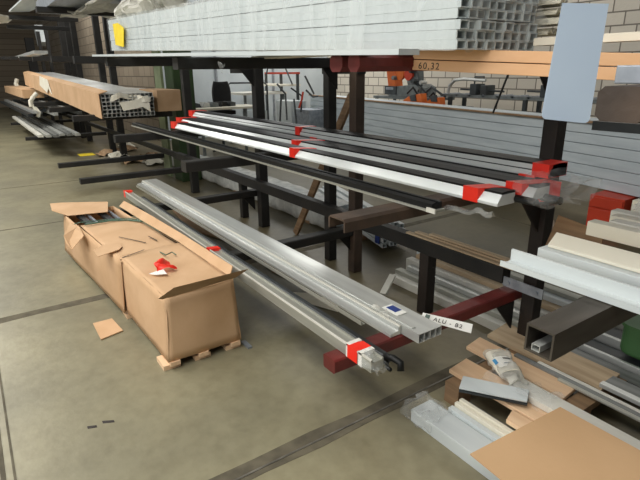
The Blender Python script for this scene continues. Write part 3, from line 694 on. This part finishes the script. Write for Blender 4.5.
pk = thing('long_wrapped_pack', 'long low grey pack in plastic lying on the floor behind the middle rack', 'bundle', (-6.5,3.1,0))
MB().box(-9.4,-4.25,3.02,3.3,.03,.27).build('profiles', 'stack', pk, bevel=.01)
MB().grid(crumple(lambda u,v: (-9.4+5.2*u, 3.0, .02+.26*v), .03, 4, 6), 60, 6).build('film', 'milky', pk, smooth=True)
MB().grid(crumple(lambda u,v: (-9.4+5.2*u, 3.0+.3*v, .28), .02, 5, 6), 60, 6).build('film', 'milky', pk, smooth=True)
for x in (-8.6,-6.6,-4.7): MB().box(x,x+.08,3.0,3.32,0,.03).build('bearer', 'wood_old', pk)
ce = thing('profile_bundle', 'bright profile ends with blue wrap on the floor behind the double posts', 'bundle', (-3.9,3.2,0))
k = 0
for r in range(4):
    for c in range(5):
        x = -3.40+random.uniform(-.05,.05)
        MB().tube4((-5.2,3.55+.06*c,.05+.05*r+.02*(c%2)), (x,3.05+.06*c,.05+.05*r+.02*(c%2)), .045, .04, .005).build('profile', 'white_cool', ce)
MB().box(-3.50,-3.44,3.022,3.03,.08,.20).build('blue_wrap', 'blue', ce)
MB().box(-3.9,-3.8,3.0,3.4,0,.045).build('bearer', 'wood_old', ce)

# big wrapped stack standing in the bay behind
bs = thing('wrapped_stack', 'very long blue grey stack of profiles in plastic in the bay behind the racks', 'bundle', (-6,6,0))
s0 = V((-10.453, 6.883, 1.130)); s1 = V((-2.329, 5.321, 1.060)); sd = (s1-s0).normalized(); s1 = s1+sd*1.6
sn = V((0,0,1)).cross(sd).normalized()
zb_ = .44
for r in range(6):
    for c in range(2):
        hh = (1.10-zb_)/6
        a0 = s0+sn*(.3*c+.15); a1 = s1+sn*(.3*c+.15)
        MB().bar((a0.x,a0.y,zb_+hh*r), (a1.x,a1.y,zb_+hh*r), .296, hh-.006).build('profile_layer', 'stack', bs, bevel=.004)
MB().bar((s0.x,s0.y,1.10), (s1.x,s1.y,1.10), .08, .018).build('top_lath', 'wood_old', bs)
for t in (.08,.35,.62,.85):
    p = s0.lerp(s1,t)+sn*.3
    MB().box(p.x-.05,p.x+.05,p.y-.35,p.y+.35,0,zb_-.002).build('support', 'mach_dark', bs)

rc_ = thing('red_cabinet', 'red metal tool cabinet on the floor under the near end of the long wrapped stack', 'cabinet', (-2.2,5.1,0))
XR = .52
MB().box(-3.12+XR,-2.78+XR,5.12,5.5,0,.43).build('body', 'red', rc_, bevel=.004)
MB().box(-3.11+XR,-2.79+XR,5.105,5.12,.31,.41).build('drawer', 'red', rc_, bevel=.003)
MB().box(-3.11+XR,-2.79+XR,5.105,5.12,.02,.29).build('door', 'red', rc_, bevel=.003)
ring = [(.055*math.cos(a)*1.0, .055*math.sin(a)) for a in [math.radians(130+i*28) for i in range(11)]]
MB().pipe([(-2.93+XR+q[0]*.7, 5.10, .14+q[1]*.7) for q in ring], .012, 6).build('hook_emblem', 'paper', rc_, label='white hooked ring on the front')
o = MB().pipe([(-3.0,4.9,.07),(-2.85,4.9,.07)], .07, 12).build('foam_roller', 'foam')
tag(o, 'pale round roll end on the floor left of the red cabinet', 'roll')

# machines and benches along the back wall
def bench(name, lab, x0, x1, y0, y1, h, m='mach', legs='mach_dark', cat='bench'):
    T = thing(name, lab, cat, ((x0+x1)/2,(y0+y1)/2,0))
    MB().box(x0,x1,y0,y1,h-.05,h).build('table_top', m, T, bevel=.004)
    for x in (x0+.03,x1-.08):
        for y in (y0+.03,y1-.08): MB().box(x,x+.05,y,y+.05,0,h-.05).build('leg', legs, T)
    return T
bench('saw_bench', 'grey saw bench behind the long wrapped stack', -8.6, -6.9, 7.28, 7.9, 1.14)
saw = thing('mitre_saw', 'grey double head mitre saw with orange and red guards on the bench behind', 'saw', (-7.9,7.5,1.14))
MB().ext([(-.45,0),(.45,0),(.45,.14),(.2,.2),(-.3,.24),(-.45,.18)], (-7.7,7.3,1.14), (-7.7,7.75,1.14)).build('base', 'mach', saw, bevel=.01)
MB().ext([(-.12,0),(.14,.02),(.24,.3),(.06,.44),(-.08,.34)], (-7.55,7.4,1.32), (-7.55,7.6,1.32)).build('head', 'mach', saw, bevel=.01)
MB().ext([(-.12,0),(.12,0),(.2,.36),(-.02,.42)], (-8.15,7.4,1.32), (-8.15,7.6,1.32)).build('head', 'orange', saw, bevel=.01, label='orange guarded head')
for x in (-7.62,-7.86): MB().ext([(.11*math.cos(a*math.pi/8),.11*math.sin(a*math.pi/8)) for a in range(16)], (x,7.38,1.56), (x,7.33,1.56)).build('blade_guard', 'red' if x > -7.7 else 'orange', saw)
MB().box(-8.25,-7.9,7.28,7.32,1.18,1.34).build('control_panel', 'mach_dark', saw)
MB().box(-8.2,-7.98,7.272,7.28,1.27,1.32).build('display', 'galv', saw)
for a,b in (((-7.5,7.35,1.5),(-7.1,7.35,1.2)),((-7.75,7.35,1.3),(-7.3,7.35,1.42)),((-7.45,7.35,1.7),(-7.25,7.35,1.35))):
    MB().pipe([a,b], .018, 6).build('lever', 'mach_dark', saw)
for k,(xx,zz,rr_) in enumerate(((-7.3,1.30,.05),(-7.42,1.44,.045),(-7.2,1.42,.035),(-7.98,1.5,.04),(-7.5,1.62,.03))):
    MB().pipe([(xx,7.25,zz),(xx,7.40,zz)], rr_, 10).build('knob', ('mach','mach_dark','alu','mach','mach_dark')[k], saw)
MB().pipe([(-7.15,7.3,1.2),(-6.95,7.3,1.34),(-6.7,7.3,1.22),(-6.6,7.3,1.18)], .022, 6).build('cable', 'mach_dark', saw)
rt = thing('roller_table', 'long steel roller table in front of the white block wall', 'conveyor', (-6.0,7.9,0))
for y in (7.6,8.0): MB().box(-7.0,-2.2,y,y+.05,1.16,1.21).build('rail', 'mach', rt)
for i in range(16): MB().pipe([(-6.9+.3*i,7.6,1.2),(-6.9+.3*i,8.02,1.2)], .025, 8).build('roller', 'galv', rt)
for x in (-6.8,-5.2,-3.6,-2.4):
    for y in (7.6,8.0): MB().box(x,x+.06,y,y+.06,0,1.16).build('leg', 'mach_dark', rt)
def clampm(x, y, lab, arch):
    T = thing('end_stop_unit', lab, 'machine', (x,y,1.21))
    MB().box(x-.16,x-.02,y-.1,y+.15,1.21,1.40).build('block', 'mach_dark', T, bevel=.008)
    MB().box(x+.08,x+.20,y-.1,y+.15,1.21,1.38).build('block', 'mach_dark', T, bevel=.008)
    MB().pipe([(x-.14,y,1.40),(x-.14,y,1.52),(x+.06,y,1.52),(x+.06,y,1.44)], .014, 6).build('frame', 'mach_dark', T)
    MB().pipe([(x-.45,y,1.30),(x+.5,y,1.28)], .018, 6).build('rod', 'mach_dark', T)
    if arch: MB().pipe([(x-.75,y,1.21),(x-.72,y,1.36),(x-.6,y,1.46),(x-.4,y,1.48),(x+.1,y,1.46)], .03, 8).build('hose', 'alu', T)
    return T
clampm(-6.15, 7.7, 'dark clamp unit with curved silver pipe on the roller table, left one', True)
clampm(-4.75, 7.7, 'dark clamp unit on the roller table behind the blue sheet, right one', False)
bench('tool_bench', 'low dark bench carrying the orange power tools', -7.4, -5.9, 6.9, 7.25, 1.04, 'mach_dark')
for k,(x,s) in enumerate(((-7.05,1.),(-6.65,.7))):
    y = 6.92+.12*k; z0 = 1.04
    T = thing('power_tool', 'orange power tool on the dark bench behind the stack, %s' % ('the larger front one','the smaller rear one')[k], 'tool', (x,y,z0))
    MB().ext([(-.25*s,0),(.22*s,0),(.26*s,.06*s),(.1*s,.15*s),(-.2*s,.2*s)], (x,y,z0), (x,y+.15,z0)).build('housing', 'orange', T, bevel=.01)
    MB().ext([(-.06,0),(.08,0),(.12,.09),(-.02,.12)], (x+.05,y-.02,z0+.06), (x+.05,y+.02,z0+.06)).build('motor', 'mach_dark', T)
    MB().pipe([(x-.2*s,y+.05,z0+.19*s),(x-.05,y+.05,z0+.3*s),(x+.1*s,y+.05,z0+.15*s)], .018, 6).build('handle', 'black', T)
pb = MB().pipe([(-9.4,9.1,1.0),(-9.4,9.1,2.3)], .03, 8).build('wall_pipe', 'mach'); tag(pb, 'thin vertical pipe on the white block wall', 'pipe')

# trolley rack with red rail, seen between the dark posts
tr = thing('trolley_rack', 'tall trolley frame with a red top rail seen between the posts of the middle rack', 'trolley', (-11.8,7.0,0))
MB().box(-12.7,-11.0,6.9,6.96,1.58,1.63).build('rail', 'red', tr, label='red top rail')
MB().box(-12.8,-11.2,6.5,7.1,1.30,1.34).build('shelf', 'cream', tr)
for x in (-12.7,-11.9,-11.1): MB().box(x,x+.05,6.9,6.96,0,1.58).build('upright', 'mach_dark', tr)
for a,b in (((-12.3,6.85,1.95),(-12.6,6.85,1.4)),((-11.6,6.85,1.85),(-11.2,6.85,1.35))):
    MB().pipe([a,b], .02, 6).build('brace', 'mach_dark', tr)
ht = thing('hand_trolley', 'dark bent tube hand trolley with a red handle in front of the trolley frame', 'trolley', (-9.9,5.6,0))
for k,pts in enumerate(([(-9.837, 5.637, 1.394),(-9.679, 5.746, 1.189),(-9.519, 5.668, 0.662)],[(-9.646, 5.867, 1.309),(-9.469, 6.029, 1.145),(-9.393, 5.947, 0.821)],[(-9.549, 5.876, 1.086),(-9.360, 5.816, 0.517)],[(-9.453, 6.124, 1.265),(-9.330, 6.219, 1.122),(-9.275, 6.311, 1.141)],[(-9.542, 6.162, 1.549),(-9.334, 6.248, 1.182)],[(-9.717, 5.655, 1.129),(-9.593, 5.537, 0.623)])):
    MB().pipe(pts, .02, 6).build('tube_frame', 'mach_dark', ht)
MB().pipe([(-9.391, 6.007, 1.229),(-9.365, 5.961, 1.089),(-9.352, 5.873, 0.909)], .022, 6).build('handle', 'red', ht)
MB().box(-10.3,-9.5,5.3,5.9,.0,.12).build('platform', 'mach_dark', ht)
for k,(x,y,w,h,m) in enumerate(((-12.4,6.0,.7,.7,'panel'),(-10.9,6.2,.7,1.0,'white_cool'),(-10.0,6.15,.6,.85,'galv'))):
    o = MB().box(x,x+w,y,y+.4,0,h).build('crate', m, bevel=.01); tag(o, ('pale crate left of the white crate behind the dark post','white crate beneath the trolley frame','grey crate between the white crate and the long stack')[k], 'crate')

# desk and chair
dk = thing('work_table', 'low work table with pale top left of the office chair', 'table', (-10.0,4.3,0))
MB().box(-10.3,-9.6,3.75,5.1,.94,.98).build('table_top', 'cream', dk)
for x in (-10.25,-9.7):
    for y in (3.8,5.0): MB().box(x,x+.05,y,y+.05,0,.94).build('leg', 'mach', dk)
for k in range(5):
    y = 3.85+.17*k; o = MB().ext([(-.08,0),(.08,0),(.05+.01*k,.07+.02*(k%2)),(-.05,.10)], (-10.1,y,.98), (-9.9,y+.02*k,.98), up=(0,0,1)).build('tool_box', ('mach_dark','alu','mach','black','mach_dark')[k], bevel=.004)
    tag(o, 'small workshop item on the low work table, %s' % ('first from the left','second from the left, silver','third from the left','fourth from the left, black','fifth from the left')[k], 'tool')
wt = thing('work_table', 'pale topped table behind the office chair in front of the wall panels', 'table', (-11.6,6.1,0))
MB().box(-12.2,-11.2,5.5,6.7,1.12,1.17).build('table_top', 'white', wt)
for x in (-12.15,-11.3):
    for y in (5.55,6.6): MB().box(x,x+.05,y,y+.05,0,1.12).build('leg', 'mach', wt)
hp = MB().pipe([(-11.5,5.25,0),(-11.5,5.25,1.35),(-11.45,5.3,1.4),(-11.0,5.95,1.4),(-10.95,6.0,1.35),(-10.95,6.0,0)], .02, 8).build('hoop_rail', 'mach_dark'); tag(hp, 'dark bent tube hoop rail beside the office chair', 'rail')
oc = thing('office_chair', 'black office chair with tall rounded backrest at the work table', 'chair', (-11.7,6.0,0))
cx_, cy_ = -10.5, 4.62
def back(u, v):
    w = .24*(1-.25*abs(2*v-1)**3)*(1 if v<.6 else 1-.3*(v-.6))
    a = (u-.5)*2
    return (cx_+.3*w*a+.05*a*a, cy_+.66*w*a, .95+.50*v)
MB().grid(back, 12, 12).build('backrest', 'fabric', oc, smooth=True, solid=.06)
MB().ext(rr(.25,.24,.08), (cx_+.22,cy_-.1,.80), (cx_+.22,cy_-.1,.88), up=(0,1,0)).build('seat', 'fabric', oc, bevel=.015)
MB().pipe([(cx_+.2,cy_-.1,.12),(cx_+.2,cy_-.1,.8)], .03, 8).build('column', 'mach_dark', oc)
for k in range(5):
    a = 2*math.pi*k/5; MB().pipe([(cx_+.2,cy_-.1,.12),(cx_+.2+.3*math.cos(a),cy_-.1+.3*math.sin(a),.05)], .025, 6).build('foot', 'mach_dark', oc)
MB().pipe([(cx_+.02,cy_,.95),(cx_+.05,cy_-.05,.84),(cx_+.2,cy_-.1,.82)], .025, 6).build('bracket', 'mach_dark', oc)

# ================================================================ LEFT RACK STOCK
ct = thing('tube_bundle', 'bundle of small square tubes half wrapped in brown cardboard on the left rack', 'bundle of tubes', (-8.5,1.9,1.12))
n0 = V((-7.243, 1.500, 1.092)); n1 = n0+V((0,.70,0)); ex = V((-8.6,0,.30)); zt_ = .30
NC, NR = 12, 6
cw = .68/NC; chh = zt_/NR; f0_ = None
for r in range(NR):
    for c in range(NC):
        if f0_ is None:
            q = n0+V((0,cw*.5+.01,0)); f0_ = MB().tube4(q, q+ex, cw-.001, chh-.001, .005).build('tube', 'alu', ct); o = f0_
        else: o = f0_.copy(); C.objects.link(o)
        o.location = V((random.uniform(-.02,.02), cw*c, chh*r))
t = .008
MB().add([n0+V((.02,-.012,-.01)), n0+V((.02,-.012,zt_+.0)), n0+V((.0,.1,zt_+.03)), n0+ex+V((0,.1,zt_+.03)), n0+ex+V((0,-.012,zt_)), n0+ex+V((0,-.012,-.01)),
          n0+V((.02,-.02,-.01)), n0+V((.02,-.02,zt_+.01)), n0+V((.0,.1,zt_+.04)), n0+ex+V((0,.1,zt_+.04)), n0+ex+V((0,-.02,zt_+.01)), n0+ex+V((0,-.02,-.01))],
         [(0,1,4,5),(1,2,3,4),(11,10,7,6),(10,9,8,7),(0,6,7,1),(1,7,8,2),(3,9,10,4),(4,10,11,5),(5,11,6,0),(2,8,9,3)]).build('cardboard_wrap', 'card', ct)
MB().grid(crumple(lambda u,v: n0+V((.03+.03*math.sin(9*u), .12+.52*u, zt_-.02-.07*v+ (.03*math.sin(5*u)))), .03, 3, 9), 14, 4).build('foam_strip', 'foam', ct)
MB().poly([n0+V((.05,.22,.19)), n0+V((.05,.46,.22)), n0+V((.05,.60,.27)), n0+V((.05,.62,.05)), n0+V((.05,.52,.12)), n0+V((.05,.26,.08))], .008, (1,0,0)).build('foam_strip', 'foam', ct)
MB().poly([n0+ex*.62+V((0,-.03,zt_+.03)), n0+ex*.50+V((0,-.03,zt_+.0)), n0+ex*.46+V((0,-.035,.05)), n0+ex*.50+V((0,-.035,.14)), n0+ex*.53+V((0,-.035,.04)), n0+ex*.64+V((0,-.035,.14))], .01, (0,-1,0)).build('foam_patch', 'foam', ct)
o = MB().box(-8.15,-7.3,2.26,2.60,1.13,1.42).build('cardboard_box', 'card_in', bevel=.006)
o = tag(o, 'brown cardboard box lying right of the square tube bundle against the green column', 'cardboard box')
o = MB().box(-14.6,-8.8,2.75,3.2,1.16,1.34).build('wrapped_profiles', 'alu'); tag(o, 'silver profiles lying behind the square tube bundle on the left rack', 'bundle')
o = MB().box(-20,-14.4,1.25,1.7,1.1,1.3).build('orange_box', 'card'); tag(o, 'orange brown carton end at the far left edge behind the wrapped tube bundle', 'cardboard box')
for k in range(6):
    y = 1.22+.135*k
    o = MB().ext([(-.05,0),(.05,0),(.05,.03),(.03,.06),(-.05,.05)][::-1], (-18.0,y,.41), (-11.95+.1*(k%3),y,.41)).build('floor_arm_profile', 'white' if k in (0,) else ('alu' if k % 2 else 'grey_prof'), bevel=.003)
    tag(o, 'long profile on the low left arm above the yellow floor scrap, %s from the aisle' % ('first','second','third','fourth','fifth','sixth')[k], 'metal profile', 'profiles on the low left arm')
for k in range(9):
    y = 1.15+.13*k
    o = MB().bar((-21,y,.72+.05*(k%2)), (-13.5-.3*(k%4),y+.1,.72+.05*(k%2)), .1, .07).build('dark_profile', ('dark_prof','alu','grey_prof')[k%3], bevel=.004)
    tag(o, 'mixed dark and silver profile at the far left edge, %s from the aisle' % ('first','second','third','fourth','fifth','sixth','seventh','eighth','ninth')[k], 'metal profile', 'mixed profiles at the far left edge')
arm(rackb, -15.2, -15.1, .63, .70, 'steel'); arm(rackb, -19, -18.9, .63, .70, 'steel')
o = MB().pipe([(-14.101, 1.525, 1.224), (-14.138, 1.405, 1.112), (-14.115, 1.358, 0.978), (-14.037, 1.419, 0.886), (-13.959, 1.479, 0.795), (-13.942, 1.437, 0.683)], .045, 8).build('foam_curl', 'foam'); tag(o, 'curled pale foam strip hanging below the wrapped tube bundle, the longer one', 'foam strip', 'foam curls')
o = MB().pipe([(-13.882, 1.424, 1.143), (-13.911, 1.329, 1.055), (-13.862, 1.322, 0.922)], .04, 8).build('foam_curl', 'foam')
tag(o, 'curled pale foam strip hanging below the wrapped tube bundle, the shorter one', 'foam strip', 'foam curls')
o = MB().pipe([(-19.274, 1.594, 1.509), (-19.251, 1.539, 1.359), (-19.149, 1.581, 1.178), (-19.079, 1.647, 1.117)], .06, 8).build('foam_curl', 'foam'); tag(o, 'pale foam strip end at the far left tip of the cardboard wrap', 'foam strip')
o = MB().box(-11.95,-11.6,1.85,2.15,0,.01).build('yellow_scrap', 'yellow'); tag(o, 'flat yellow scrap on the floor under the left rack', 'scrap')
for k in range(7):
    x = -12.6+.42*k+random.uniform(-.1,.1); y = 2.3+random.uniform(-.3,.6)
    o = MB().grid(crumple(lambda u,v: (x+.5*u, y+.35*v, .05*math.sin(3*u)*math.sin(3*v)+.03), .08, k, 8), 6, 6).build('rubbish_scrap', ('foam','wood_old','card_in')[k%3])
    tag(o, 'crumpled scrap on the floor under the left rack, %s going toward the camera' % ('first','second','third','fourth','fifth','sixth','seventh')[k], 'scrap', 'scraps under the left rack')
# top stock at upper left
o = MB().grid(crumple(lambda u,v: V((-9.700, 1.600, 2.492))+V((2.0*u, .9*v+.1*u, .10*math.sin(3.1*v)+.10*u)), .10, 3, 4), 20, 10).build('sagging_wrap', 'milky', solid=.02)
tag(o, 'grey plastic wrapped load sagging under the upper arms at top left', 'plastic film')
o = MB().poly([(-13.853, 1.239, 2.950), (-13.653, 1.607, 2.950), (-12.361, 1.707, 2.950), (-10.634, 1.361, 2.950), (-11.251, 1.284, 2.950)], .03, (0,0,1)).build('white_board', 'white_cool'); tag(o, 'white board lying across the topmost arms at the upper left corner', 'board')
o = MB().poly([(-13.540, 0.958, 2.850), (-14.064, 1.333, 2.850), (-15.465, 1.317, 2.850), (-15.915, 1.045, 2.850)], .03, (0,0,1)).build('white_board', 'white'); tag(o, 'smaller white board end at the left edge below the larger white board', 'board')
o = MB().box(-10.4,-8.2,1.35,2.4,2.625,2.8).build('upper_load', 'galv'); tag(o, 'grey load lying on the topmost arm at upper left', 'bundle')
for k,(u0) in enumerate((0,1,2)):
    x = (-12.0,-14.0,-17.0)[k]
    o = MB().bar((x-5,1.5+.2*k,ztop(x-2)+.0), (x,1.5+.2*k,ztop(x-2)), .25, .06).build('top_arm_profile', ('alu','white','galv')[k])
    tag(o, 'pale profile on the top arms of the left rack, %s' % ('nearest','middle','farthest')[k], 'metal profile', 'pale profiles on the left top arms')
o = MB().bar((-21.473, 2.600, 3.216), (-21.212, 2.600, 2.648), .3, .25, up=(0,1,0)).build('hanging_bag', 'white_cool'); tag(o, 'pale plastic bag hanging between the far left posts', 'bag')

# ================================================================ CAMERA AND LIGHT
R_ = [[0.566058, -0.255889, 0.783645], [0.824295, 0.188108, -0.533997], [-0.010766, 0.948228, 0.317409]]
cam = bpy.data.cameras.new('camera'); co = bpy.data.objects.new('camera', cam); C.objects.link(co)
cam.lens = 28.4232; cam.sensor_width = 36; cam.clip_start = .05; cam.clip_end = 200
co.matrix_world = Matrix.Translation((0,0,1.65)) @ Matrix(R_).to_4x4()
bpy.context.scene.camera = co

w = bpy.data.worlds.new('hall_daylight'); bpy.context.scene.world = w; w.use_nodes = True
w.node_tree.nodes['Background'].inputs[0].default_value = (.93,.97,1,1)
w.node_tree.nodes['Background'].inputs[1].default_value = .10
def area(x, y, zz, sx, sy, e, col=(1,.99,.95), rot=(0,0,0)):
    L = bpy.data.lights.new('unseen_light','AREA'); L.shape = 'RECTANGLE'; L.size = sx; L.size_y = sy; L.energy = e; L.color = col  # unseen area lights: skylights over the aisle, added fills elsewhere
    o = bpy.data.objects.new('unseen_light', L); C.objects.link(o); o.location = (x,y,zz); o.rotation_euler = rot
area(-3.5, -1.6, 5.0, 11, 2.0, 430, (1,.98,.92))
area(-14, -1.6, 5.0, 8, 2.0, 430, (1,.98,.92))
area(-1.5, -5.5, 3.2, 7, 2.4, 190, (1,.99,.96), (math.radians(80),0,0))  # added unseen light behind the camera, brightens faces turned to the aisle
area(-4, 8.5, 4.6, 9, .8, 75)  # unseen fill lights over the back bay, this and the next
area(-11.2, 7.4, 4.6, 2.5, 2.0, 120)
area(-17, 3.2, 4.4, 7, .8, 90)  # added unseen light, brightens the left wall
sc = bpy.context.scene
sc.view_settings.view_transform = 'Standard'; sc.view_settings.look = 'None'; sc.view_settings.gamma = 1
sc.view_settings.use_curve_mapping = False; sc.view_settings.exposure = 0.14
